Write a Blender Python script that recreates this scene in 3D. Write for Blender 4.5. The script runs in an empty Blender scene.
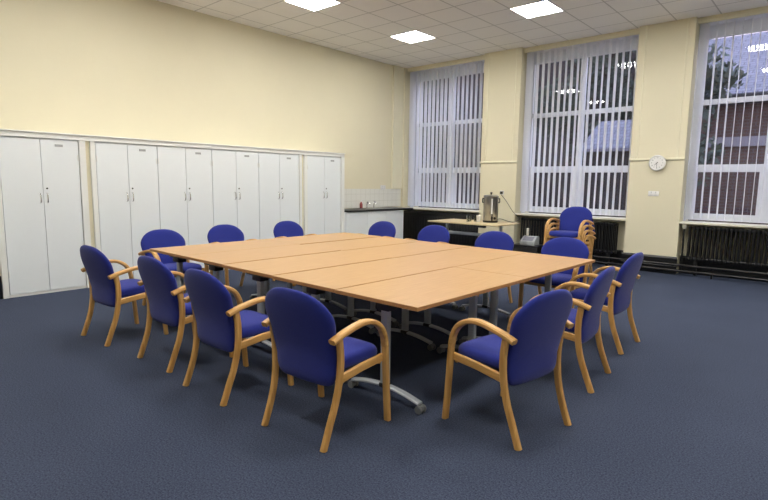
import bpy, bmesh, math, random
from mathutils import Vector, Matrix
random.seed(7)
C = bpy.context.scene.collection
PI = math.pi

# ------------------------------------------------------------------ camera / room constants
F, YAW, PITCH, ROLL = 518.13, -0.72156, 0.12841, 0.01331
CAM = Vector((7.95524, -10.04, 1.44607))
CEIL = 4.10
PY = -0.4235          # face of the window-wall piers
XD = 0.476            # face of the cupboards
TW, TL, TH = 0.711, 1.39, 0.73
TX0, TY0, TA = 2.605, -7.645, -0.0134

# ------------------------------------------------------------------ materials
def mat(name, col, rough=0.5, metal=0.0, noise=0.0, nscale=20.0, bump=0.0, bscale=200.0, spec=0.5, emit=None, estr=0.0, sheen=0.0):
    m = bpy.data.materials.new(name); m.use_nodes = True
    nt = m.node_tree; N = nt.nodes; L = nt.links
    b = N['Principled BSDF']
    b.inputs['Base Color'].default_value = (*col, 1)
    b.inputs['Roughness'].default_value = rough
    b.inputs['Metallic'].default_value = metal
    b.inputs['Specular IOR Level'].default_value = spec
    if sheen: b.inputs['Sheen Weight'].default_value = sheen
    tc = N.new('ShaderNodeTexCoord')
    if noise:
        n = N.new('ShaderNodeTexNoise'); n.inputs['Scale'].default_value = nscale; n.inputs['Detail'].default_value = 4
        L.new(tc.outputs['Object'], n.inputs['Vector'])
        r = N.new('ShaderNodeMix'); r.data_type = 'RGBA'
        r.inputs[6].default_value = (*[c*(1-noise) for c in col], 1)
        r.inputs[7].default_value = (*[min(1, c*(1+noise)) for c in col], 1)
        L.new(n.outputs['Fac'], r.inputs[0]); L.new(r.outputs[2], b.inputs['Base Color'])
    if bump:
        n = N.new('ShaderNodeTexNoise'); n.inputs['Scale'].default_value = bscale; n.inputs['Detail'].default_value = 3
        L.new(tc.outputs['Object'], n.inputs['Vector'])
        bp = N.new('ShaderNodeBump'); bp.inputs['Strength'].default_value = bump; bp.inputs['Distance'].default_value = 0.003
        L.new(n.outputs['Fac'], bp.inputs['Height']); L.new(bp.outputs['Normal'], b.inputs['Normal'])
    if emit:
        b.inputs['Emission Color'].default_value = (*emit, 1); b.inputs['Emission Strength'].default_value = estr
    return m

def wood(name, c1, c2, axis='Y', scale=9.0, rough=0.4, spec=0.5):
    m = bpy.data.materials.new(name); m.use_nodes = True
    nt = m.node_tree; N = nt.nodes; L = nt.links; b = N['Principled BSDF']
    tc = N.new('ShaderNodeTexCoord'); mp = N.new('ShaderNodeMapping')
    s = {'X': (0.6, 9, 9), 'Y': (9, 0.6, 9), 'Z': (9, 9, 0.6)}[axis]
    mp.inputs['Scale'].default_value = s
    L.new(tc.outputs['Object'], mp.inputs['Vector'])
    n = N.new('ShaderNodeTexNoise'); n.inputs['Scale'].default_value = scale; n.inputs['Detail'].default_value = 6
    n.inputs['Distortion'].default_value = 0.4
    L.new(mp.outputs['Vector'], n.inputs['Vector'])
    r = N.new('ShaderNodeValToRGB'); r.color_ramp.elements[0].position = 0.32; r.color_ramp.elements[1].position = 0.68
    r.color_ramp.elements[0].color = (*c1, 1); r.color_ramp.elements[1].color = (*c2, 1)
    L.new(n.outputs['Fac'], r.inputs['Fac']); L.new(r.outputs['Color'], b.inputs['Base Color'])
    b.inputs['Roughness'].default_value = rough; b.inputs['Specular IOR Level'].default_value = spec
    return m

def carpet_mat():
    m = bpy.data.materials.new('carpet'); m.use_nodes = True
    nt = m.node_tree; N = nt.nodes; L = nt.links; b = N['Principled BSDF']
    tc = N.new('ShaderNodeTexCoord')
    a = N.new('ShaderNodeTexNoise'); a.inputs['Scale'].default_value = 110; a.inputs['Detail'].default_value = 5; a.inputs['Roughness'].default_value = 0.75
    g = N.new('ShaderNodeTexNoise'); g.inputs['Scale'].default_value = 1.3; g.inputs['Detail'].default_value = 3
    for q in (a, g): L.new(tc.outputs['Object'], q.inputs['Vector'])
    r = N.new('ShaderNodeValToRGB'); e = r.color_ramp.elements
    e[0].position = 0.36; e[0].color = (0.017, 0.024, 0.045, 1); e[1].position = 0.66; e[1].color = (0.083, 0.102, 0.158, 1)
    L.new(a.outputs['Fac'], r.inputs['Fac'])
    mx = N.new('ShaderNodeMix'); mx.data_type = 'RGBA'; mx.blend_type = 'MULTIPLY'; mx.inputs[0].default_value = 1.0
    r2 = N.new('ShaderNodeValToRGB'); r2.color_ramp.elements[0].color = (0.82, 0.82, 0.84, 1); r2.color_ramp.elements[1].color = (1.12, 1.12, 1.12, 1)
    L.new(g.outputs['Fac'], r2.inputs['Fac']); L.new(r.outputs['Color'], mx.inputs[6]); L.new(r2.outputs['Color'], mx.inputs[7])
    L.new(mx.outputs[2], b.inputs['Base Color'])
    b.inputs['Roughness'].default_value = 0.95; b.inputs['Specular IOR Level'].default_value = 0.15
    bp = N.new('ShaderNodeBump'); bp.inputs['Strength'].default_value = 0.5; bp.inputs['Distance'].default_value = 0.004
    L.new(a.outputs['Fac'], bp.inputs['Height']); L.new(bp.outputs['Normal'], b.inputs['Normal'])
    return m

def grid_mat(name, base, line, ox, oy, pitch, lw, rough=0.9, axes=('X', 'Y'), pitch2=None, noise=0.04):
    m = bpy.data.materials.new(name); m.use_nodes = True
    nt = m.node_tree; N = nt.nodes; L = nt.links; b = N['Principled BSDF']
    tc = N.new('ShaderNodeTexCoord'); sp = N.new('ShaderNodeSeparateXYZ'); L.new(tc.outputs['Object'], sp.inputs[0])
    outs = []
    for ax, o, pt in ((axes[0], ox, pitch), (axes[1], oy, pitch2 or pitch)):
        s = N.new('ShaderNodeMath'); s.operation = 'SUBTRACT'; s.inputs[1].default_value = o - 100*pt - lw/2; L.new(sp.outputs[ax], s.inputs[0])
        q = N.new('ShaderNodeMath'); q.operation = 'MODULO'; q.inputs[1].default_value = pt; L.new(s.outputs[0], q.inputs[0])
        l = N.new('ShaderNodeMath'); l.operation = 'LESS_THAN'; l.inputs[1].default_value = lw; L.new(q.outputs[0], l.inputs[0])
        outs.append(l)
    mxm = N.new('ShaderNodeMath'); mxm.operation = 'MAXIMUM'; L.new(outs[0].outputs[0], mxm.inputs[0]); L.new(outs[1].outputs[0], mxm.inputs[1])
    n = N.new('ShaderNodeTexNoise'); n.inputs['Scale'].default_value = 60; n.inputs['Detail'].default_value = 4; L.new(tc.outputs['Object'], n.inputs['Vector'])
    c = N.new('ShaderNodeMix'); c.data_type = 'RGBA'
    c.inputs[6].default_value = (*[x*(1-noise) for x in base], 1); c.inputs[7].default_value = (*[min(1, x*(1+noise)) for x in base], 1)
    L.new(n.outputs['Fac'], c.inputs[0])
    d = N.new('ShaderNodeMix'); d.data_type = 'RGBA'; d.inputs[7].default_value = (*line, 1)
    L.new(mxm.outputs[0], d.inputs[0]); L.new(c.outputs[2], d.inputs[6]); L.new(d.outputs[2], b.inputs['Base Color'])
    b.inputs['Roughness'].default_value = rough
    return m

def brick_mat(name, c1, c2, mortar, scale, bw, rh, rot=(PI/2, 0, 0), ms=0.012, rough=0.85):
    m = bpy.data.materials.new(name); m.use_nodes = True
    nt = m.node_tree; N = nt.nodes; L = nt.links; b = N['Principled BSDF']
    tc = N.new('ShaderNodeTexCoord'); mp = N.new('ShaderNodeMapping'); mp.inputs['Rotation'].default_value = rot
    L.new(tc.outputs['Object'], mp.inputs['Vector'])
    k = N.new('ShaderNodeTexBrick'); k.inputs['Color1'].default_value = (*c1, 1); k.inputs['Color2'].default_value = (*c2, 1)
    k.inputs['Mortar'].default_value = (*mortar, 1); k.inputs['Scale'].default_value = scale; k.inputs['Mortar Size'].default_value = ms
    k.inputs['Brick Width'].default_value = bw; k.inputs['Row Height'].default_value = rh
    L.new(mp.outputs['Vector'], k.inputs['Vector']); L.new(k.outputs['Color'], b.inputs['Base Color'])
    b.inputs['Roughness'].default_value = rough
    return m

def glass_mat():
    m = bpy.data.materials.new('window_glass'); m.use_nodes = True
    nt = m.node_tree; N = nt.nodes; L = nt.links; N.remove(N['Principled BSDF'])
    t = N.new('ShaderNodeBsdfTransparent'); t.inputs['Color'].default_value = (0.93, 0.95, 0.96, 1)
    g = N.new('ShaderNodeBsdfGlossy'); g.inputs['Roughness'].default_value = 0.02
    f = N.new('ShaderNodeFresnel'); f.inputs['IOR'].default_value = 1.6
    x = N.new('ShaderNodeMixShader'); L.new(f.outputs[0], x.inputs[0]); L.new(t.outputs[0], x.inputs[1]); L.new(g.outputs[0], x.inputs[2])
    L.new(x.outputs[0], N['Material Output'].inputs['Surface'])
    return m

def vane_mat():
    m = bpy.data.materials.new('blind_fabric'); m.use_nodes = True
    nt = m.node_tree; N = nt.nodes; L = nt.links; N.remove(N['Principled BSDF'])
    d = N.new('ShaderNodeBsdfDiffuse'); d.inputs['Color'].default_value = (0.88, 0.89, 0.93, 1)
    t = N.new('ShaderNodeBsdfTranslucent'); t.inputs['Color'].default_value = (0.86, 0.87, 0.90, 1)
    x = N.new('ShaderNodeMixShader'); x.inputs[0].default_value = 0.3
    L.new(d.outputs[0], x.inputs[1]); L.new(t.outputs[0], x.inputs[2]); L.new(x.outputs[0], N['Material Output'].inputs['Surface'])
    return m

M = dict(
    wall=mat('cream_wall_paint', (0.74, 0.69, 0.51), 0.7, noise=0.025, nscale=2.5, bump=0.05, bscale=40),
    trim=mat('cream_gloss_trim', (0.775, 0.735, 0.55), 0.4, noise=0.02, nscale=5),
    sill=mat('white_sill_paint', (0.75, 0.73, 0.62), 0.4, noise=0.02, nscale=5),
    white=mat('white_cupboard_paint', (0.78, 0.82, 0.83), 0.45, noise=0.015, nscale=4),
    whitetrim=mat('off_white_trim_paint', (0.80, 0.81, 0.77), 0.45, noise=0.02, nscale=4),
    gap=mat('dark_gap', (0.10, 0.10, 0.10), 0.8, noise=0.05),
    black=mat('black_gloss_paint', (0.008, 0.008, 0.009), 0.32, noise=0.2, nscale=6),
    blackplastic=mat('black_plastic', (0.012, 0.012, 0.013), 0.45, noise=0.1),
    carpet=carpet_mat(),
    ceiling=grid_mat('ceiling_tiles', (0.90, 0.87, 0.83), (0.58, 0.555, 0.52), 1.48, -5.0, 0.6, 0.020),
    tiles=grid_mat('white_wall_tiles', (0.78, 0.78, 0.72), (0.60, 0.59, 0.52), 0.0, 0.9, 0.15, 0.006, rough=0.2, axes=('Y', 'Z')),
    beech=wood('beech_bentwood', (0.50, 0.26, 0.070), (0.68, 0.40, 0.135), 'Z', 5, 0.36),
    beechh=wood('beech_bentwood_rail', (0.50, 0.26, 0.070), (0.68, 0.40, 0.135), 'Y', 5, 0.36),
    top=wood('beech_laminate', (0.455, 0.262, 0.108), (0.52, 0.318, 0.138), 'Y', 7, 0.36, 0.45),
    edge=wood('beech_edge_band', (0.36, 0.17, 0.055), (0.43, 0.22, 0.075), 'Y', 7, 0.45),
    paletop=wood('pale_laminate', (0.58, 0.46, 0.26), (0.66, 0.54, 0.33), 'X', 6, 0.4),
    fabric=mat('royal_blue_wool', (0.016, 0.026, 0.215), 0.9, noise=0.22, nscale=140, bump=0.35, bscale=420, spec=0.2, sheen=0.15),
    silver=mat('silver_painted_steel', (0.52, 0.56, 0.60), 0.42, metal=0.3, noise=0.04, nscale=12),
    steel=mat('brushed_stainless_steel', (0.42, 0.41, 0.38), 0.3, metal=0.9, noise=0.12, nscale=18),
    chrome=mat('chrome', (0.7, 0.7, 0.7), 0.12, metal=1.0, noise=0.02),
    castor=mat('grey_castor_plastic', (0.16, 0.17, 0.18), 0.4, noise=0.1),
    upvc=mat('white_window_frame_paint', (0.82, 0.84, 0.88), 0.4, noise=0.02, nscale=5),
    glass=glass_mat(), vane=vane_mat(),
    diffuser=mat('light_diffuser', (1, 1, 1), 0.5, noise=0.0, emit=(1.0, 0.975, 0.935), estr=17.0),
    lframe=mat('light_frame_white', (0.8, 0.8, 0.78), 0.5, noise=0.02),
    plate=mat('white_switch_plastic', (0.78, 0.78, 0.76), 0.35, noise=0.02),
    greyplastic=mat('pale_grey_plastic', (0.34, 0.36, 0.36), 0.45, noise=0.04),
    soap=mat('red_soap_plastic', (0.30, 0.06, 0.06), 0.25, noise=0.1),
    cup=mat('white_china', (0.82, 0.82, 0.80), 0.2, noise=0.02),
    tumbler=None,
    ink=mat('black_ink', (0.02, 0.02, 0.02), 0.6, noise=0.1),
    brick=brick_mat('red_brickwork', (0.066, 0.038, 0.035), (0.092, 0.053, 0.048), (0.085, 0.075, 0.075), 1.0, 0.225, 0.075),
    darkbrick=brick_mat('dark_brickwork', (0.016, 0.012, 0.013), (0.024, 0.017, 0.017), (0.02, 0.018, 0.02), 1.0, 0.225, 0.075),  # plain near-black brick, much darker than the red brickwork
    slate=brick_mat('blue_slate', (0.125, 0.128, 0.165), (0.175, 0.175, 0.215), (0.06, 0.062, 0.08), 1.0, 0.28, 0.16, rot=(0, 0, 0)),
    stone=mat('weathered_stone', (0.20, 0.20, 0.24), 0.8, noise=0.15, nscale=5),
    tarmac=mat('dark_tarmac', (0.03, 0.03, 0.035), 0.9, noise=0.2, nscale=10),
    leaf=mat('dark_green_leaves', (0.030, 0.045, 0.030), 0.6, noise=0.4, nscale=3),
    bark=mat('tree_bark', (0.035, 0.028, 0.022), 0.9, noise=0.3, nscale=12),
)
def tumbler_mat():
    m = bpy.data.materials.new('clear_glass'); m.use_nodes = True
    nt = m.node_tree; N = nt.nodes; L = nt.links; N.remove(N['Principled BSDF'])
    t = N.new('ShaderNodeBsdfTransparent'); t.inputs['Color'].default_value = (0.80, 0.83, 0.82, 1)
    g = N.new('ShaderNodeBsdfGlossy'); g.inputs['Roughness'].default_value = 0.05
    f = N.new('ShaderNodeLayerWeight'); f.inputs['Blend'].default_value = 0.35
    x = N.new('ShaderNodeMixShader'); L.new(f.outputs['Facing'], x.inputs[0]); L.new(t.outputs[0], x.inputs[1]); L.new(g.outputs[0], x.inputs[2])
    L.new(x.outputs[0], N['Material Output'].inputs['Surface'])
    return m
M['tumbler'] = tumbler_mat()

# ------------------------------------------------------------------ mesh helpers
def BM(): return bmesh.new()
def box(bm, x0, x1, y0, y1, z0, z1, bev=0.0, seg=2):
    vs = [bm.verts.new((x, y, z)) for x in (x0, x1) for y in (y0, y1) for z in (z0, z1)]
    fs = [(0, 1, 3, 2), (4, 6, 7, 5), (0, 4, 5, 1), (2, 3, 7, 6), (0, 2, 6, 4), (1, 5, 7, 3)]
    faces = [bm.faces.new([vs[i] for i in f]) for f in fs]
    if bev:
        es = list({e for f in faces for e in f.edges})
        bmesh.ops.bevel(bm, geom=es, offset=bev, segments=seg, profile=0.5, affect='EDGES')
    return bm
def prism(bm, pts, axis, a0, a1):
    """extrude a polygon; pts are 2-D, axis is the extrusion axis"""
    def P(p, a):
        return {'X': (a, p[0], p[1]), 'Y': (p[0], a, p[1]), 'Z': (p[0], p[1], a)}[axis]
    A = [bm.verts.new(P(p, a0)) for p in pts]; B = [bm.verts.new(P(p, a1)) for p in pts]
    n = len(pts)
    bm.faces.new(A); bm.faces.new(B[::-1])
    for i in range(n): bm.faces.new((A[i], B[i], B[(i+1) % n], A[(i+1) % n]))
    return bm
def lathe(bm, prof, c=(0, 0, 0), axis='Z', seg=20, capend=True):
    rings = []
    for r, h in prof:
        ring = []
        for i in range(seg):
            a = 2*PI*i/seg; u, v = r*math.cos(a), r*math.sin(a)
            p = {'Z': (u, v, h), 'X': (h, u, v), 'Y': (u, h, v)}[axis]
            ring.append(bm.verts.new((c[0]+p[0], c[1]+p[1], c[2]+p[2])))
        rings.append(ring)
    for a, b in zip(rings, rings[1:]):
        for i in range(seg): bm.faces.new((a[i], a[(i+1) % seg], b[(i+1) % seg], b[i]))
    if capend:
        bm.faces.new(rings[0]); bm.faces.new(rings[-1][::-1])
    return bm
def cr(pts, n=8):
    """Catmull-Rom smoothing of a point list"""
    P = [Vector(p) for p in pts]; P = [2*P[0]-P[1]] + P + [2*P[-1]-P[-2]]
    out = []
    for i in range(1, len(P)-2):
        a, b, c, d = P[i-1:i+3]
        for k in range(n):
            t = k/n
            out.append(0.5*((2*b)+(c-a)*t+(2*a-5*b+4*c-d)*t*t+(3*b-a-3*c+d)*t**3))
    out.append(P[-2]); return out
def sweep(bm, pts, w, t, side=Vector((1, 0, 0)), bev=0.25, round_=False, wf=None):
    """rounded-rectangle section (w along side, t across) along a path"""
    n = len(pts); rings = []
    for i, p in enumerate(pts):
        T = (pts[min(i+1, n-1)]-pts[max(i-1, 0)]).normalized()
        s = (side - T*side.dot(T)).normalized(); u = T.cross(s).normalized()
        k = wf(i/(n-1)) if wf else 1.0
        if round_:
            sec = [(w/2*math.cos(a), t/2*math.sin(a)) for a in [2*PI*j/10 for j in range(10)]]
        else:
            b = min(w, t)*bev
            W, H = w/2, t/2
            sec = [(W-b, -H), (W, -H+b), (W, H-b), (W-b, H), (-W+b, H), (-W, H-b), (-W, -H+b), (-W+b, -H)]
        rings.append([bm.verts.new(p + s*(x*k) + u*y) for x, y in sec])
    m = len(rings[0])
    for a, b in zip(rings, rings[1:]):
        for j in range(m): bm.faces.new((a[j], a[(j+1) % m], b[(j+1) % m], b[j]))
    bm.faces.new(rings[0][::-1]); bm.faces.new(rings[-1])
    return bm
def tube(bm, pts, r):
    return sweep(bm, [Vector(p) for p in pts], 2*r, 2*r, side=Vector((0.13, 0.31, 0.94)), round_=True)

def obj(name, bm, m, parent=None, loc=None, smooth=True, angle=40):
    bmesh.ops.recalc_face_normals(bm, faces=bm.faces[:])
    me = bpy.data.meshes.new(name); bm.to_mesh(me); bm.free()
    me.materials.append(M[m] if isinstance(m, str) else m)
    if smooth:
        me.polygons.foreach_set('use_smooth', [True]*len(me.polygons))
        me.set_sharp_from_angle(angle=math.radians(angle))
    o = bpy.data.objects.new(name, me); C.objects.link(o)
    if loc: o.location = loc
    if parent: o.parent = parent
    return o
def tag(o, label, cat, group=None, kind=None):
    o['label'] = label; o['category'] = cat
    if group: o['group'] = group
    if kind: o['kind'] = kind
    return o
def thing(name, label, cat, loc=(0, 0, 0), rotz=0, group=None):
    o = bpy.data.objects.new(name, None); C.objects.link(o); o.empty_display_size = 0.1
    o.location = loc; o.rotation_euler = (0, 0, rotz)
    return tag(o, label, cat, group)
def struct(name, bm, m, label, cat, parent=None, smooth=False, angle=40):
    o = obj(name, bm, m, parent, smooth=smooth, angle=angle)
    if parent is None: tag(o, label, cat); o['kind'] = 'structure'
    return o
def copy_tree(o, parent=None):
    c = o.copy(); C.objects.link(c)
    if parent: c.parent = parent
    for ch in [q for q in bpy.data.objects if q.parent == o]: copy_tree(ch, c)
    return c

# ------------------------------------------------------------------ room shell
XR, YB = 11.2, -13.2
struct('floor', box(BM(), -0.1, XR+.1, YB-.1, 0.12, -0.08, 0.0), 'carpet', 'dark blue grey flecked carpet covering the whole room', 'floor')
struct('ceiling', box(BM(), -0.1, XR+.1, YB-.1, PY+0.09, CEIL, CEIL+0.06), 'ceiling', 'suspended ceiling of square off-white tiles', 'ceiling')
struct('wall_left', box(BM(), -0.1, 0.0, YB, 0.2, 0, CEIL), 'wall', 'plain cream wall above the white cupboards', 'wall')
struct('wall_right', box(BM(), XR, XR+.1, YB, 0.2, 0, CEIL), 'wall', 'plain cream wall on the right side', 'wall')
struct('wall_back', box(BM(), -0.1, XR+.1, YB-.1, YB, 0, CEIL), 'wall', 'plain cream wall behind the viewer', 'wall')
piers = [(-0.1, 0.07), (2.17, 3.0), (5.13, 5.965), (8.09, 8.92), (11.05, XR+.1)]
opens = [(0.07, 2.17), (3.0, 5.13), (5.965, 8.09)]
bm = BM()
YO = 0.12
for a, b in piers: box(bm, a, b, PY, YO+.08, 0, CEIL)
box(bm, 8.92, 11.05, PY+.1, YO+.08, 0, CEIL)
for a, b in opens:
    box(bm, a, b, -0.13, YO+.08, 0, 0.86)                 # apron under the sill
    box(bm, a, b, PY+0.085, YO+.08, 4.05, CEIL)            # bulkhead over the opening
struct('wall_window', bm, 'wall', 'cream window wall with projecting piers between tall windows', 'wall')
# shallow return strip on the left wall by the corner
struct('trim_1', box(BM(), 0, 0.045, -0.78, PY, 1.32, CEIL, 0.004), 'trim', 'narrow cream strip projecting at the corner of the room', 'trim')

# pier panelling: dado rail and two upright beads on every pier
k = 2
for (a, b), w in zip(piers[1:4], ('between the left and middle windows', 'between the middle and right windows, behind the clock', 'beyond the right window')):
    bm = BM()
    prism(bm, [(PY, 1.875), (PY-.022, 1.885), (PY-.030, 1.90), (PY-.022, 1.918), (PY, 1.925)], 'X', a-.005, b+.005)
    for q in (a+.11, b-.11): prism(bm, [(q-.012, PY), (q-.008, PY-.008), (q+.008, PY-.008), (q+.012, PY)], 'Z', 1.92, CEIL)
    struct('trim_%d' % k, bm, 'trim', 'cream dado rail and upright beads on the pier ' + w, 'trim'); k += 1

# black skirting along the window wall (follows piers and recesses)
bm = BM()
def skirt(bm, x0, x1, y, h=0.29):
    prism(bm, [(y, 0), (y-.035, 0), (y-.035, h*.45), (y-.022, h*.5), (y-.022, h*.9), (y-.008, h), (y, h)], 'X', x0, x1)
for a, b in piers[1:4]: skirt(bm, a-.02, b+.02, PY)
for a, b in opens[1:]: skirt(bm, a, b, -0.13, 0.29)
skirt(bm, 8.92, 11.05, PY+.1)
struct('baseboard_window', bm, 'black', 'tall black glossy skirting along the window wall', 'skirting')

# ------------------------------------------------------------------ windows
YF = 0.03
ZB, ZT = 0.90, 4.05
for i, (a, b) in enumerate(opens):
    place = ('left', 'middle', 'right')[i]
    cx = (a+b)/2
    bm = BM()
    # outer frame, mullion, transoms, lower casement frames
    w = 0.075
    box(bm, a, a+w, YF-.03, YF+.04, ZB, ZT); box(bm, b-w, b, YF-.03, YF+.04, ZB, ZT)
    box(bm, a+w, b-w, YF-.03, YF+.04, ZB, ZB+.07); box(bm, a+w, b-w, YF-.03, YF+.04, 3.84, ZT)
    box(bm, cx-.05, cx+.05, YF-.035, YF+.04, ZB+.07, 3.84)
    for z in (1.78, 2.83):
        box(bm, a+w, cx-.05, YF-.035, YF+.04, z-.04, z+.04); box(bm, cx+.05, b-w, YF-.035, YF+.04, z-.04, z+.04)
    wn = struct('window_%d' % (i+1), bm, 'upvc', 'tall %s window with white frame, two transoms and a central mullion' % place, 'window')
    for s0, s1 in ((a+w, cx-.05), (cx+.05, b-w)):
        c = BM(); q = .042
        box(c, s0, s0+q, YF-.045, YF+.03, ZB+.07, 1.74); box(c, s1-q, s1, YF-.045, YF+.03, ZB+.07, 1.74)
        box(c, s0+q, s1-q, YF-.045, YF+.03, ZB+.07, ZB+.07+q); box(c, s0+q, s1-q, YF-.045, YF+.03, 1.74-q, 1.74)
        ca = struct('casement', c, 'upvc', '', '', wn)
        for z0, z1, dd in ((ZB+.07, 1.74, 0), (1.82, 2.79, 1), (2.87, 3.84, 1)):
            g = BM(); y = YF+.005
            g.faces.new([g.verts.new(p) for p in ((s0, y, z0), (s1, y, z0), (s1, y, z1), (s0, y, z1))])
            obj('pane', g, 'glass', wn, smooth=False)
    # white jamb linings and sill
    j = BM(); box(j, a, a+.012, -0.15, YF-.03, ZB-.02, ZT); box(j, b-.012, b, -0.15, YF-.03, ZB-.02, ZT); box(j, a+.012, b-.012, -.15, YF-.03, ZT-.012, ZT)
    struct('jamb', j, 'upvc', '', '', wn)
    s = BM(); box(s, a+.002, b-.002, PY+.015, YF-.03, 0.845, 0.88, .006)
    struct('window_sill', s, 'sill', '', '', wn)

# ------------------------------------------------------------------ vertical blinds
for i, (a, b) in enumerate(opens):
    place = ('left window, its vanes nearly closing the view', 'middle window, above the stacked chairs', 'right window, with thin edge-on vanes')[i]
    bl = thing('vertical_blind', 'pale vertical blind hanging in front of the %s' % place, 'blind', ((a+b)/2, PY+.19, 0), group=None)
    hw = (b-a)/2-.03
    obj('head_rail', box(BM(), -hw-.02, hw+.02, -.115, -.085, 4.005, 4.045, .004), 'trim', bl)
    v = BM(); n = 18; ch = BM()
    for kk in range(n+3):
        x = (-hw+.03+kk*.028) if kk < 4 else (-hw+.12+(kk-3)*(2*hw-.15)/(n-1))
        an = math.radians(random.uniform(-4, 4) + (-7, -2, 1)[i] + (10 if kk < 3 else 0))
        dx, dy = math.sin(an)*.0635, math.cos(an)*.0635
        fs = []
        zz = [0.93, 1.6, 2.3, 3.0, 4.01]
        rows = []
        for z in zz:
            sw = random.uniform(-.003, .003)
            rows.append([v.verts.new((x+dx*t+sw+(1-t*t)*.004, dy*t-.01, z)) for t in (-1, -.5, 0, .5, 1)])
        for r0, r1 in zip(rows, rows[1:]):
            for q in range(4): v.faces.new((r0[q], r0[q+1], r1[q+1], r1[q]))
        box(ch, x-.004, x+.004, -.07, .05, .915, .935)
    obj('vanes', v, 'vane', bl, angle=60)
    for s in (-.068, .052): tube(ch, [(-hw+.03, s, .925), (hw-.03, s, .925)], .0025)
    obj('bottom_chain', ch, 'vane', bl, smooth=False)
    cd = BM(); tube(cd, [(hw+.02, -.09, 4.0), (hw+.022, -.09, 2.5), (hw+.02, -.09, 1.2)], .003)
    obj('pull_cord', cd, 'plate', bl)

# ------------------------------------------------------------------ cupboards on the left wall
ZC = 1.94
units = [(-8.41, -7.55), (-7.35, -6.52), (-6.52, -5.655), (-5.655, -4.785), (-4.785, -3.91), (-3.72, -2.86)]
cl = ['leftmost white double-door cupboard, standing apart at the far left of the row',
      'white double-door cupboard just right of the cream filler strip',
      'white double-door cupboard, second in the long middle run',
      'white double-door cupboard, third in the long middle run',
      'white double-door cupboard, last of the long middle run, before the narrow cream gap',
      'white double-door cupboard at the right end, next to the sink worktop']
for (a, b), lb in zip(units, cl):
    w = b-a; cy = (a+b)/2
    t = thing('cupboard', lb, 'cupboard', (XD, cy, 0), group=None)
    c = BM(); box(c, -.455, -.022, -w/2+.002, w/2-.002, 0.0, ZC, .002)
    obj('carcass', c, 'white', t, smooth=False)
    for s in (-1, 1):
        y0, y1 = (-w/2+.006, -.003) if s < 0 else (.003, w/2-.006)
        d = obj('door', box(BM(), -.019, 0, y0, y1, .035, ZC-.012, .002), 'white', t, smooth=False)
        hy = s*.038
        h = BM(); tube(h, cr([(0, hy, 1.145), (.028, hy, 1.155), (.034, hy, 1.205), (.028, hy, 1.255), (0, hy, 1.265)], 5), .007)
        obj('handle', h, 'chrome', d)
        for z in (.25, 1.68): obj('hinge', box(BM(), -.004, .006, (y0+.001 if s < 0 else y1-.014), (y0+.014 if s < 0 else y1-.001), z, z+.075, .002), 'whitetrim', d)
        if s > 0:
            obj('lock', lathe(BM(), [(.011, 0), (.011, .006), (.008, .009)], (0, .045, 1.325), 'X', 12), 'blackplastic', d)
            obj('name_plate', box(BM(), 0, .003, .16, .25, 1.845, 1.875), 'greyplastic', d, smooth=False)
    pl = BM(); box(pl, -.45, -.008, -w/2+.002, w/2-.002, 0, .03)
    obj('plinth', pl, 'whitetrim', t, smooth=False)
kk = 5
def posts(y0, y1, nm, front=XD+.012):
    global kk
    struct('trim_%d' % kk, box(BM(), .003, front, y0, y1, 0, ZC, .003), 'whitetrim', nm, 'trim'); kk += 1
posts(-8.475, -8.413, 'white upright post at the left side of the first cupboard')
posts(-7.547, -7.47, 'white upright post at the right side of the first cupboard')
posts(-7.412, -7.353, 'white upright post at the left side of the long cupboard run')
posts(-3.907, -3.85, 'white upright post at the right side of the long cupboard run')
posts(-3.79, -3.723, 'white upright post at the left side of the last cupboard')
posts(-2.857, -2.775, 'white upright post ending the cupboard row beside the worktop', XD+.02)
for a, b, nm in ((-7.47, -7.412, 'narrow cream filler panel between the first and second cupboards'), (-3.85, -3.79, 'narrow cream filler panel before the last cupboard')):
    struct('trim_%d' % kk, box(BM(), .003, XD-.03, a, b, 0, ZC), 'wall', nm, 'trim'); kk += 1
struct('trim_%d' % kk, box(BM(), .003, XD-.03, -10.4, -8.476, 0, ZC), 'wall', 'cream boxed-out panel left of the first cupboard', 'trim'); kk += 1
bm = BM(); box(bm, XD-.029, XD+.0, -10.4, -8.477, 0, .28, .006)
struct('baseboard_left', bm, 'black', 'black skirting at the left edge beside the first cupboard', 'skirting')
bm = BM(); box(bm, .003, XD+.014, -10.4, -2.775, ZC+.001, 2.0, .003); box(bm, .003, XD+.03, -10.4, -2.765, 2.0, 2.018, .004)
struct('trim_%d' % kk, bm, 'whitetrim', 'long white fascia board running above all the cupboards', 'trim'); kk += 1

# ------------------------------------------------------------------ sink worktop
u = thing('base_unit', 'white sink base unit under the black worktop in the corner', 'cupboard', (0, -1.9, 0))
obj('carcass', box(BM(), .003, .555, -.872, .90, 0, .855, .003), 'white', u, smooth=False)
for a, b in ((-.868, -.29), (-.284, .302), (.308, .896)):
    d = obj('door', box(BM(), .557, .575, a, b, .10, .85, .002), 'white', u, smooth=False)
w = thing('worktop', 'black worktop with sink beside the last cupboard, below the white tiles', 'worktop', (0, -1.9, .857))
obj('slab', box(BM(), .003, .60, -.872, 1.22, 0, .036, .008), 'black', w)
s = BM(); box(s, .10, .50, -.02, .62, .036, .041, .002)
obj('sink', s, 'steel', w)
for y, nm in ((.20, 0), (.42, 1)):
    t = BM(); tube(t, cr([(.10, y, .041), (.10, y, .12), (.12, y, .155), (.16, y, .155), (.185, y, .125)], 5), .012)
    lathe(t, [(.018, .041), (.018, .06), (.012, .065)], (.10, y, 0), 'Z', 12)
    tp = obj('tap', t, 'chrome', w)
    h = BM(); lathe(h, [(.022, .158), (.024, .175), (.016, .185)], (.115, y, 0), 'Z', 10)
    obj('tap_head', h, 'chrome', tp)
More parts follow.
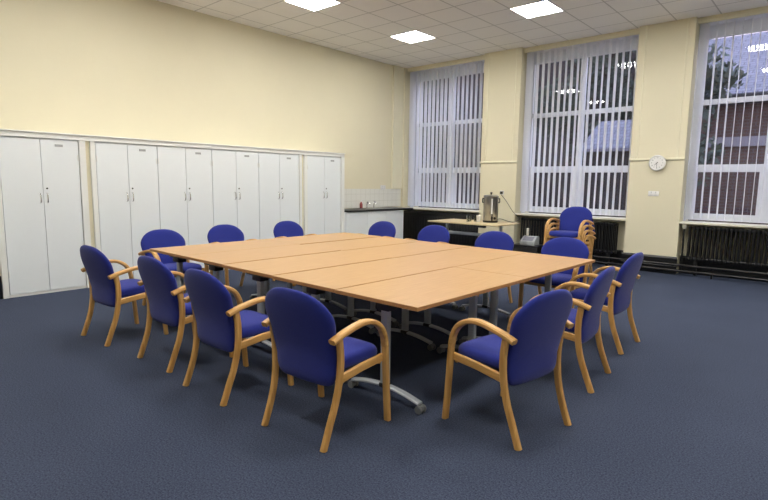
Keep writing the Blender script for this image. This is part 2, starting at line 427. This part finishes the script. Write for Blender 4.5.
t = thing('soap_bottle', 'small red soap bottle standing by the sink taps', 'bottle', (.058, -1.84, .894))
obj('body', lathe(BM(), [(.03, 0), (.033, .01), (.033, .09), (.02, .12), (.012, .13), (.012, .14)], seg=14), 'soap', t)
obj('pump', lathe(BM(), [(.010, .14), (.010, .16), (.020, .165), (.020, .175), (.006, .18)], seg=12), 'cup', t)
struct('trim_%d' % kk, box(BM(), 0.0005, .008, -2.765, PY-.002, .90, 1.315, .001), 'tiles', 'white tiled splashback above the black worktop', 'tiles', smooth=False); kk += 1
def socket(lb, loc, along, w=.146, h=.086):
    t = thing('wall_socket', lb, 'socket', loc, along)
    obj('plate', box(BM(), -w/2, w/2, -.012, 0, -h/2, h/2, .003), 'plate', t)
    for x in (-.035, .035): obj('switch', box(BM(), x-.006, x+.006, -.016, -.012, .012, .032, .001), 'greyplastic', t)
    pb = BM()
    for x in (-.035, .035):
        for dx, dz in ((0, 0), (-.011, -.02), (.011, -.02)): box(pb, x+dx-.003, x+dx+.003, -.0135, -.0118, dz-.009, dz-.001)
    obj('pin_holes', pb, 'ink', t, smooth=False)
    return t
socket('double socket on the tiles above the sink worktop', (.009, -1.08, 1.345), PI/2, .17, .10)
socket('double socket on the pier below the round wall clock', (5.545, PY-.0005, 1.33), 0, .165, .085)

# ------------------------------------------------------------------ wall clock
ck = thing('wall_clock', 'round white wall clock overlapping the dado rail on the pier', 'clock', (5.575, PY-.031, 1.84))
obj('case', lathe(BM(), [(.115, 0), (.128, -.006), (.130, -.025), (.122, -.036), (.110, -.038), (.106, -.028)], (0, 0, 0), 'Y', 36), 'plate', ck)
obj('dial', lathe(BM(), [(.106, -.027), (.106, -.030)], (0, 0, 0), 'Y', 36), 'cup', ck, smooth=False)
for n in range(12):
    a = PI/2-(n+1)*PI/6
    cu = bpy.data.curves.new('numeral', 'FONT'); cu.body = str(n+1); cu.size = .027; cu.align_x = 'CENTER'; cu.align_y = 'CENTER'; cu.extrude = .0006
    tmp = bpy.data.objects.new('numeral_curve', cu); me = bpy.data.meshes.new_from_object(tmp); me.name = 'numeral'
    bpy.data.objects.remove(tmp); me.materials.clear(); me.materials.append(M['ink'])
    o = bpy.data.objects.new('numeral', me); C.objects.link(o); o.parent = ck
    o.location = (.085*math.cos(a), -.0312, .085*math.sin(a)); o.rotation_euler = (PI/2, 0, 0)
def hand(a, l, w):
    d = Vector((math.sin(a), 0, math.cos(a))); s = Vector((math.cos(a), 0, -math.sin(a))); b = BM()
    P = [d*-.015+s*w, d*l+s*w*.5, d*l-s*w*.5, d*-.015-s*w]
    b.faces.new([b.verts.new(p) for p in P]); return b
obj('hour_hand', hand(math.radians(228), .055, .005), 'ink', ck, (0, -.0335, 0), False)
obj('minute_hand', hand(math.radians(182), .088, .0035), 'ink', ck, (0, -.0345, 0), False)

# ------------------------------------------------------------------ radiators and pipes
def radiator(lb, x0, x1, z0, z1, y):
    t = thing('radiator', lb, 'radiator', ((x0+x1)/2, y, 0))
    n = int((x1-x0)/.058); hw = (x1-x0)/2; b = BM()
    for i in range(n):
        x = -hw+.03+i*(2*hw-.06)/(n-1)
        for yy in (-.045, .045): sweep(b, [Vector((x, yy, z0+.03)), Vector((x, yy, z1-.03))], .028, .034, bev=.3)
        box(b, x-.019, x+.019, -.065, .065, z1-.05, z1-.0, .012, 2); box(b, x-.019, x+.019, -.065, .065, z0, z0+.05, .012, 2)
    obj('columns', b, 'black', t)
    b = BM()
    for z in (z0+.03, z1-.03): tube(b, [(-hw+.01, 0, z), (hw-.01, 0, z)], .026)
    obj('header_pipe', b, 'black', t)
    for s in (-1, 1): obj('foot', box(BM(), s*(hw-.15)-.02, s*(hw-.15)+.02, -.05, .05, 0.0, z0+.01, .004), 'black', t)
    return t
radiator('black column radiator under the middle window behind the stacked chairs', 3.10, 4.98, .23, .79, -.30)
r3 = radiator('black column radiator under the right window', 6.08, 8.0, .25, .81, -.30)
b = BM(); tube(b, cr([(-1.01, -.04, .06), (-1.01, -.04, .5), (-1.01, -.04, .77)], 3), .014)
obj('feed_pipe', b, 'black', r3)
b = BM(); lathe(b, [(.02, .76), (.032, .775), (.034, .82), (.026, .85), (.01, .855)], (-1.01, -.04, 0), 'Z', 14)
obj('valve_head', b, 'sill', r3)
rc = thing('radiator_cover', 'black boxed radiator casing under the left window behind the side table', 'radiator', (1.12, -.28, 0))
obj('casing', box(BM(), -1.045, 1.045, -.135, .145, .0, .765, .004), 'black', rc)
obj('shelf_top', box(BM(), -1.045, 1.045, -.165, .145, .767, .80, .006), 'black', rc)
b = BM()
for i in range(28): x = -.98+i*.0726; box(b, x-.012, x+.012, -.145, -.137, .16, .70, .003)
obj('slats', b, 'black', rc)
for z, lb in ((.075, 'lower black heating pipe running along the skirting'), (.17, 'upper black heating pipe running along the skirting')):
    b = BM(); tube(b, [(3.05, PY-.075, z), (8.9, PY-.075, z)], .021)
    p = thing('heating_pipe', lb, 'pipe', (0, 0, 0)); obj('pipe_run', b, 'black', p)
    for x in (3.3, 4.5, 5.4, 6.5, 7.6): obj('bracket', box(BM(), x-.012, x+.012, PY-.09, PY-.036, z-.03 if z > .1 else 0, z-.012, .002), 'black', p)

# ------------------------------------------------------------------ ceiling lights
first = None
for x in (1.48, 3.88, 6.28, 8.68):
    for y in (-2.6, -5.0, -7.4, -9.8):
        nm = {(1.48, -2.6): 'square flush ceiling light panel nearest the corner above the left window', (1.48, -5.0): 'square flush ceiling light panel cut by the top edge, above the cupboards',
              (3.88, -2.6): 'square flush ceiling light panel in front of the middle window'}.get((x, y), 'square flush ceiling light panel outside the picture')
        if first is None:
            first = thing('ceiling_light', nm, 'light', (x+.3, y+.3, CEIL), group='square ceiling light panels')
            b = BM()
            for r in ((-.3, .3, -.3, -.285), (-.3, .3, .285, .3), (-.3, -.285, -.285, .285), (.285, .3, -.285, .285)): box(b, r[0], r[1], r[2], r[3], -.006, .0)
            obj('frame', b, 'lframe', first, smooth=False)
            obj('diffuser', box(BM(), -.284, .284, -.284, .284, -.004, 0), 'diffuser', first, smooth=False)
        else:
            t = copy_tree(first); t.location = (x+.3, y+.3, CEIL); t['label'] = nm

# ------------------------------------------------------------------ conference chair
def make_chair(lb):
    t = thing('conference_chair', lb, 'chair', group='blue beech-framed conference chairs')
    # rear legs: sabre curve from foot up to the arm
    for s in (-1, 1):
        b = BM()
        pts = cr([(s*.243, -.268, 0), (s*.243, -.222, .12), (s*.250, -.182, .24), (s*.260, -.160, .37), (s*.268, -.158, .50), (s*.270, -.172, .612)], 6)
        sweep(b, pts, .029, .041, wf=None, bev=.22); obj('leg', b, 'beech', t)
    for s in (-1, 1):
        b = BM()
        sweep(b, cr([(s*.282, .256, 0), (s*.282, .243, .16), (s*.282, .232, .32), (s*.282, .222, .48)], 5), .042, .031, bev=.22); obj('leg', b, 'beech', t)
    for s in (-1, 1):
        b = BM()
        pts = cr([(s*.282, .222, .478), (s*.282, .205, .55), (s*.282, .165, .612), (s*.280, .095, .654), (s*.278, .01, .664), (s*.276, -.09, .648), (s*.274, -.17, .628), (s*.272, -.232, .606)], 6)
        sweep(b, pts, .048, .031, bev=.25); obj('armrest', b, 'beechh', t)
    b = BM()
    for s in (-1, 1):
        sweep(b, [Vector((s*.258, -.158, .375)), Vector((s*.260, .03, .398)), Vector((s*.262, .222, .408))], .022, .048, bev=.2)
    sweep(b, [Vector((-.26, .20, .392)), Vector((.26, .20, .392))], .022, .045, side=Vector((0, 1, 0)), bev=.2)
    sweep(b, [Vector((-.235, -.145, .375)), Vector((.235, -.145, .375))], .022, .045, side=Vector((0, 1, 0)), bev=.2)
    obj('seat_frame', b, 'beechh', t)
    # seat cushion
    b = BM(); seg = 44
    def ring(sc, z, tilt=0.03):
        r = []
        for i in range(seg):
            a = 2*PI*i/seg; c_, s_ = math.cos(a), math.sin(a)
            e = 2/4.2
            x = math.copysign(abs(c_)**e, c_)*.245*sc; y = math.copysign(abs(s_)**e, s_)*.225*sc
            x *= 1 + .06*(y/.225)
            y2 = y+.035
            dip = -.012*(max(0, y2-.15)/.1)**2
            r.append(b.verts.new((x, y2, z + tilt*y2 + dip)))
        return r
    rs = [ring(.90, .405), ring(.985, .412), ring(1.0, .432), ring(.985, .455), ring(.94, .470), ring(.82, .480), ring(.5, .484), ring(.15, .483)]
    b.faces.new(rs[0][::-1]); b.faces.new(rs[-1])
    for p, q in zip(rs, rs[1:]):
        for i in range(seg): b.faces.new((p[i], p[(i+1) % seg], q[(i+1) % seg], q[i]))
    obj('seat', b, 'fabric', t, angle=70)
    # upholstered shell back
    b = BM(); seg = 56
    def out(a, rho):
        c_, s_ = math.cos(a), math.sin(a)
        if s_ >= 0:
            e = 2/2.45; x = math.copysign(abs(c_)**e, c_)*.290; z = abs(s_)**e*.258
        else:
            e = 2/9.0; x = math.copysign(abs(c_)**e, c_)*.292; z = -abs(s_)**(2/9.0)*.295
            pass
        zz = .612+z
        q = min(1, max(0, (.76-zz)/.17)); q = q*q*(3-2*q)
        x *= 1 - .125*q - .085*max(0, .60-zz)/.28
        return x*rho, .612+z*rho
    def surf(x, z, side, rho):
        th = .030*(1-rho**10)**.5 if rho < 1 else 0
        lean = -.176 - .30*max(0, z-.46)**1.15
        cur = .33*x*x
        yy = lean + cur + .014*math.exp(-((z-.52)/.09)**2)*(1 if side > 0 else .4)
        return yy + side*th
    rh = [1.0, .985, .95, .88, .75, .5, .2]
    R_ = {}
    for side in (1, -1):
        for k_, rho in enumerate(rh):
            if k_ == 0 and side == -1: R_[(side, 0)] = R_[(1, 0)]; continue
            ring_ = []
            for i in range(seg):
                x, z = out(2*PI*i/seg, rho)
                ring_.append(b.verts.new((x, surf(x, z, side, rho), z)))
            R_[(side, k_)] = ring_
        for k_ in range(len(rh)-1):
            p, q = R_[(side, k_)], R_[(side, k_+1)]
            for i in range(seg): b.faces.new((p[i], p[(i+1) % seg], q[(i+1) % seg], q[i]))
        b.faces.new(R_[(side, len(rh)-1)])
    obj('backrest', b, 'fabric', t, angle=75)
    return t

CH = [ # x, y, heading (0 = faces +y), label
 (3.00, -8.090, 3, 'blue chair at the left end of the near table edge, closest to the first cupboard'),
 (4.00, -8.010, 1, 'blue chair second from the left along the near table edge'),
 (4.825, -8.05, 0, 'blue chair third from the left along the near table edge'),
 (5.715, -8.015, 4, 'blue chair seen from behind at the near table corner, nearest on the left'),
 (6.525, -7.24, 80, 'blue chair seen from behind at the near table corner, nearest on the right'),
 (6.465, -6.225, 95, 'blue chair in the middle of the right table edge'),
 (6.37, -5.165, 90, 'blue chair farthest along the right table edge, towards the clock'),
 (2.22, -7.20, -88, 'blue chair at the left table end in front of the second cupboard'),
 (2.06, -6.28, -90, 'blue chair at the left table end in front of the third cupboard in the row'),
 (2.05, -5.23, -90, 'blue chair at the left table end nearest the corner sink unit'),
 (2.74, -4.38, 180, 'blue chair behind the table in front of the white sink unit'),
 (3.70, -4.37, 180, 'blue chair behind the table in front of the black radiator casing'),
 (4.75, -4.55, 179, 'blue chair behind the table in front of the tea urn'),
 (5.68, -4.61, 181, 'blue chair behind the far right table corner, in front of the stacked chairs'),
]
proto = None
for x, y, h, lb in CH:
    if proto is None: proto = make_chair(lb); c = proto
    else: c = copy_tree(proto); c['label'] = lb
    c.location = (x, y, 0); c.rotation_euler = (0, 0, math.radians(h))
sl = ['blue chair at the bottom of the stack under the middle window', 'blue chair second from the bottom of the stack under the middle window',
      'blue chair second from the top of the stack under the middle window', 'blue chair on top of the stack under the middle window']
for i, lb in enumerate(sl):
    c = copy_tree(proto); c['label'] = lb; c['group'] = 'stacked blue chairs by the radiator'
    a = math.radians(176)
    off = .042*i
    c.location = (4.72 - math.sin(a)*off, -1.75 + math.cos(a)*off, .080*i); c.rotation_euler = (0, 0, a)

# ------------------------------------------------------------------ folding tables
def make_table(lb):
    t = thing('folding_table', lb, 'table', group='beech folding tables pushed together')
    g = .0028; gy = .0006
    b = BM(); box(b, -TW/2+g, TW/2-g, -TL/2+gy, TL/2-gy, TH-.0035, TH, .0012, 1); tp = obj('tabletop', b, 'top', t, smooth=False)
    b = BM(); box(b, -TW/2+g, TW/2-g, -TL/2+gy, TL/2-gy, TH-.025, TH-.0036); obj('edge_band', b, 'edge', tp, smooth=False)
    b = BM()
    box(b, -.045, .045, -TL/2+.20, TL/2-.20, TH-.085, TH-.045, .006)
    obj('crossbeam', b, 'blackplastic', t)
    for s in (-1, 1):
        y = s*(TL/2-.165)
        b = BM(); box(b, -.030, .030, y-.020, y+.020, .085, TH-.07, .007)
        lg = obj('leg', b, 'silver', t)
        b = BM(); box(b, -.16, .16, y-.035, y+.035, TH-.07, TH-.026, .006); box(b, -.06, .06, y-.045, y+.045, TH-.11, TH-.055, .01)
        obj('tilt_mechanism', b, 'blackplastic', lg)
        b = BM(); sweep(b, cr([(-.30, y, .062), (-.16, y, .090), (0, y, .102), (.16, y, .090), (.30, y, .062)], 6), .046, .022, side=Vector((0, 1, 0)), bev=.3)
        obj('foot', b, 'silver', lg)
        b = BM(); box(b, -.036, .036, y-.026, y+.026, .088, .118, .006)
        obj('collar', b, 'blackplastic', lg)
        for e in (-1, 1):
            b = BM()
            for q in (-.022, .022): lathe(b, [(.014, q-.009), (.024, q-.009), (.027, q-.004), (.027, q+.004), (.024, q+.009), (.014, q+.009)], (e*.305, y, .027), 'Y', 18)
            lathe(b, [(.010, .03), (.014, .055)], (e*.295, y, 0), 'Z', 10)
            box(b, e*.305-.02, e*.305+.02, y-.012, y+.012, .02, .052, .006)
            obj('castor', b, 'castor', lg)
        lg.location.x = -.04
    return t
cols = ['at the left end', 'second from the left', 'in the middle column', 'second from the right', 'at the right end']
proto = None
for j in range(2):
    for i in range(5):
        lb = 'beech folding table %s of the %s row of the table block' % (cols[i], ('near', 'far')[j])
        if proto is None: proto = make_table(lb); t = proto
        else: t = copy_tree(proto); t['label'] = lb
        dx = random.uniform(-.0015, .0015)
        lx, ly = TW*(i+.5), TL*(j+.5)+(.003 if j else -.001)
        t.location = (TX0+lx*math.cos(TA)-ly*math.sin(TA), TY0+lx*math.sin(TA)+ly*math.cos(TA), 0); t.rotation_euler = (0, 0, TA)
        for q in bpy.data.objects:
            if q.parent == t and q.name.startswith('tabletop'): q.location.z = ((.010, .010, .0065, .003, 0), (.009, .0045, .003, .001, 0))[j][i]

# ------------------------------------------------------------------ side table with urn
st = thing('side_table', 'pale wooden side table in front of the pier holding the tea urn', 'table', (2.64, -1.40, 0))
obj('tabletop', box(BM(), -.76, .76, -.45, .45, .705, .73, .004), 'paletop', st)
for s in (-1, 1):
    b = BM(); box(b, s*.60-.02, s*.60+.02, -.025, .025, .03, .70, .005); box(b, s*.60-.022, s*.60+.022, -.36, .36, 0.0, .03, .008)
    obj('leg', b, 'silver', st)
b = BM(); box(b, -.58, .58, -.015, .015, .46, .52, .004); obj('crossbar', b, 'silver', st)
b = BM(); box(b, .28, .48, -.40, -.33, .66, .704, .004); obj('tilt_mechanism', b, 'blackplastic', st)
ur = thing('tea_urn', 'tall stainless steel tea urn with black tap on the side table', 'urn', (2.93, -1.26, .73), math.radians(38)); ur.scale = (1.0, 1.0, 1.12)
obj('body', lathe(BM(), [(.135, .03), (.138, .035), (.138, .42), (.142, .425), (.142, .435)], seg=32), 'steel', ur)
obj('base', lathe(BM(), [(.138, 0), (.142, .01), (.142, .03), (.136, .034)], seg=32), 'blackplastic', ur)
ld = obj('lid', lathe(BM(), [(.145, .436), (.145, .446), (.12, .462), (.04, .47), (.03, .47)], seg=32), 'steel', ur)
obj('lid_knob', lathe(BM(), [(.012, .47), (.012, .485), (.024, .49), (.024, .505), (.012, .51)], seg=16), 'blackplastic', ld)
for s in (-1, 1):
    b = BM(); tube(b, cr([(s*.137, 0, .40), (s*.158, 0, .403), (s*.163, 0, .37), (s*.158, 0, .337), (s*.137, 0, .34)], 5), .010)
    obj('handle', b, 'blackplastic', ur)
b = BM(); tube(b, [(0, -.13, .075), (0, -.19, .075)], .014); lathe(b, [(.012, .03), (.016, .06), (.018, .095), (.008, .10), (.008, .13), (.02, .135), (.02, .145)], (0, -.195, 0), 'Z', 14)
obj('tap', b, 'blackplastic', ur)
b = BM(); tube(b, [(.06, -.12, .075), (.06, -.145, .075)], .022); obj('dial', b, 'blackplastic', ur)
b = BM(); box(b, -.012, .012, -.146, -.136, .12, .40, .004); obj('sight_gauge', b, 'plate', ur)
sk = socket('socket high on the pier beside the tea urn', (2.70, PY-.0005, 1.285), 0, .086, .086)
b = BM(); tube(b, cr([(3.06, -1.24, .79), (3.12, -1.2, .80), (3.24, -1.05, .746), (3.30, -.98, .746), (3.30, -.80, .80), (3.06, -.62, .92), (2.84, -.50, 1.12), (2.71, PY-.062, 1.25), (2.702, PY-.05, 1.285)], 8), .0055)
cb = thing('power_cord', 'black cord looping from the tea urn up to the wall socket', 'cord', (0, 0, 0)); obj('cord', b, 'blackplastic', cb)
obj('plug', box(BM(), 2.675, 2.725, PY-.055, PY-.014, 1.255, 1.31, .008), 'blackplastic', cb)
first = None
for x, y, lb in ((2.56, -1.40, 'clear glass tumbler on the side table, leftmost beside the urn'), (2.65, -1.34, 'clear glass tumbler on the side table, between another glass and the white cup'), (2.60, -1.52, 'clear glass tumbler on the side table, frontmost of the three')):
    if first is None:
        first = tag(obj('drinking_glass', lathe(BM(), [(.031, 0), (.037, .13), (.034, .13), (.029, .008), (.005, .008)], seg=20), 'tumbler'), lb, 'glass', 'tumblers on the side table'); o = first
    else: o = first.copy(); C.objects.link(o); o['label'] = lb
    o.location = (x, y, .73)
cp = tag(obj('paper_cup', lathe(BM(), [(.030, 0), (.040, .125), (.043, .130), (.040, .134), (.036, .125), (.027, .006), (.005, .006)], seg=22), 'cup'), 'plain white cup between the glasses and the tea urn', 'cup'); cp.location = (2.76, -1.42, .73)
# low black cabinet with grey machine by the radiator
lc = thing('low_cabinet', 'low black glossy cabinet on the floor right of the side table', 'cabinet', (3.56, -.86, 0))
obj('carcass', box(BM(), -.26, .26, -.22, .22, .0, .30, .006), 'black', lc)
obj('lid', box(BM(), -.27, .27, -.23, .22, .301, .325, .006), 'black', lc)
gm = thing('desktop_machine', 'grey desktop machine with a sloping top on the low black cabinet', 'machine', (3.58, -.90, .325))
b = BM(); prism(b, [(-.14, 0), (.14, 0), (.14, .19), (.02, .19), (-.14, .08)], 'X', -.17, .17); bmesh.ops.bevel(b, geom=b.edges[:], offset=.008, segments=2, affect='EDGES')
obj('housing', b, 'greyplastic', gm)
b = BM(); prism(b, [(-.115, .101), (.0, .18), (-.0, .184), (-.115, .105)], 'X', -.12, .12); obj('panel', b, 'stone', gm, smooth=False)
b = BM(); box(b, -.12, -.06, .06, .08, .19, .36, .005); obj('paper_tray', b, 'sill', gm); gm.scale = (.85, .85, .85)

# ------------------------------------------------------------------ outside the windows
tag(obj('ground', box(BM(), -30, 40, .25, 40, -.6, -.5), 'tarmac', smooth=False), 'dark ground outside the windows', 'ground', kind='structure')
bd = thing('brick_building', 'red brick building with a sloping slate roof seen through the right window', 'building', (0, 4.6, 0))
obj('wall', box(BM(), 4.3, 16, 0, 6, -.5, 3.35), 'brick', bd, smooth=False)
b = BM(); prism(b, [(-.25, 3.58), (4.2, 5.9), (8.6, 3.58), (8.6, 3.48), (4.2, 5.78), (-.25, 3.48)], 'X', 4.0, 16.3)
obj('roof', b, 'slate', bd, smooth=False)
b = BM(); box(b, 4.1, 16.2, -.32, -.02, 3.36, 3.56, .03); obj('gutter', b, 'ink', bd)
b = BM(); box(b, 4.28, 16, -.05, 0, 2.40, 2.62); obj('stone_band', b, 'stone', bd, smooth=False)
f = obj('window', box(BM(), 7.3, 8.5, -.03, .0, .6, 1.95), 'upvc', bd, smooth=False)
an = thing('outbuilding', 'low dark outbuilding with a blue slate roof seen through the middle window', 'building', (0, 3.6, 0))
obj('wall', box(BM(), 2.8, 4.1, 0, 2.5, -.5, 2.3), 'darkbrick', an, smooth=False)
b = BM(); prism(b, [(-.2, 2.38), (1.2, 3.2), (2.7, 2.38), (2.7, 2.30), (1.2, 3.1), (-.2, 2.30)], 'X', 2.75, 4.15)
obj('roof', b, 'slate', an, smooth=False)
def tree(lb, x, y, h, r, n, seed):
    rnd = random.Random(seed)
    t = thing('tree', lb, 'tree', (x, y, -.5), group='dark trees outside the windows')
    b = BM(); sweep(b, cr([(0, 0, 0), (.08, .02, h*.3), (-.05, .0, h*.6), (.02, 0, h*.85)], 5), .26, .26, round_=True, wf=lambda q: 1-.6*q)
    for k_ in range(6):
        a = k_*1.05; z = h*(.35+.07*k_)
        sweep(b, cr([(0, 0, z), (r*.4*math.cos(a), r*.4*math.sin(a), z+.4), (r*.75*math.cos(a), r*.75*math.sin(a), z+.9)], 4), .09, .09, side=Vector((.1, .2, 1)), round_=True)
    obj('trunk', b, 'bark', t)
    b = BM()
    blobs = [(rnd.uniform(-r, r)*.7, rnd.uniform(-r, r)*.7, h*rnd.uniform(.4, .95), r*rnd.uniform(.3, .6)) for _ in range(14)]
    for _ in range(n):
        bx, by, bz, br = rnd.choice(blobs)
        d = Vector((rnd.gauss(0, 1), rnd.gauss(0, 1), rnd.gauss(0, .8))).normalized()*br*rnd.uniform(.5, 1)
        p = Vector((bx, by, bz))+d; s = rnd.uniform(.06, .13)
        u_ = Vector((rnd.gauss(0, 1), rnd.gauss(0, 1), rnd.gauss(0, 1))).normalized(); v_ = u_.orthogonal().normalized()
        b.faces.new([b.verts.new(p+q) for q in (u_*s, v_*s*.5, -u_*s, -v_*s*.5)])
    obj('foliage', b, 'leaf', t, smooth=False)
tree('dark leafy tree in front of the slate roof, seen through the right window', 5.2, 3.0, 5.6, 1.0, 1100, 3)
tree('dark leafy tree seen through the middle window', 1.6, 8.3, 8.0, 1.9, 6000, 5)
tree('dark leafy tree seen through the left window', -4.4, 5.0, 7.5, 2.8, 6000, 9)
ob = thing('dark_building', 'tall dark building beyond the trees behind the left and middle windows', 'building', (0, 11, 0))
obj('wall', box(BM(), -22, 3.2, 0, 5, -.5, 10), 'darkbrick', ob, smooth=False)
for x in (-14, -10, -6, -2): obj('window', box(BM(), x, x+1.3, -.05, 0, 2.2, 4.6), 'ink', ob, smooth=False)

# ------------------------------------------------------------------ sky
w = bpy.data.worlds.new('dusk_sky'); bpy.context.scene.world = w; w.use_nodes = True
nt = w.node_tree; N = nt.nodes; L = nt.links
bg = N['Background']; tc = N.new('ShaderNodeTexCoord'); sp = N.new('ShaderNodeSeparateXYZ'); rp = N.new('ShaderNodeValToRGB')
L.new(tc.outputs['Generated'], sp.inputs[0]); L.new(sp.outputs['Z'], rp.inputs['Fac']); L.new(rp.outputs['Color'], bg.inputs['Color'])
e = rp.color_ramp.elements; e[0].position = 0.0; e[0].color = (0.80, 0.62, 0.66, 1); e[1].position = 0.6; e[1].color = (0.50, 0.56, 0.80, 1)
bg.inputs['Strength'].default_value = 2.0

# ------------------------------------------------------------------ camera
f = Vector((math.sin(YAW)*math.cos(PITCH), math.cos(YAW)*math.cos(PITCH), -math.sin(PITCH)))
r = Vector((math.cos(YAW), -math.sin(YAW), 0)); u = r.cross(f)
c, s = math.cos(ROLL), math.sin(ROLL)
r2 = c*r + s*u; u2 = -s*r + c*u
cd = bpy.data.cameras.new('camera'); co = bpy.data.objects.new('camera', cd); C.objects.link(co)
mw = Matrix((r2, u2, -f)).transposed().to_4x4(); mw.translation = CAM
co.matrix_world = mw
cd.sensor_width = 36; cd.lens = F*36/768; cd.clip_end = 200; cd.clip_start = .05
sc = bpy.context.scene; sc.camera = co
sc.view_settings.view_transform = 'Standard'
sc.view_settings.exposure = 1.15
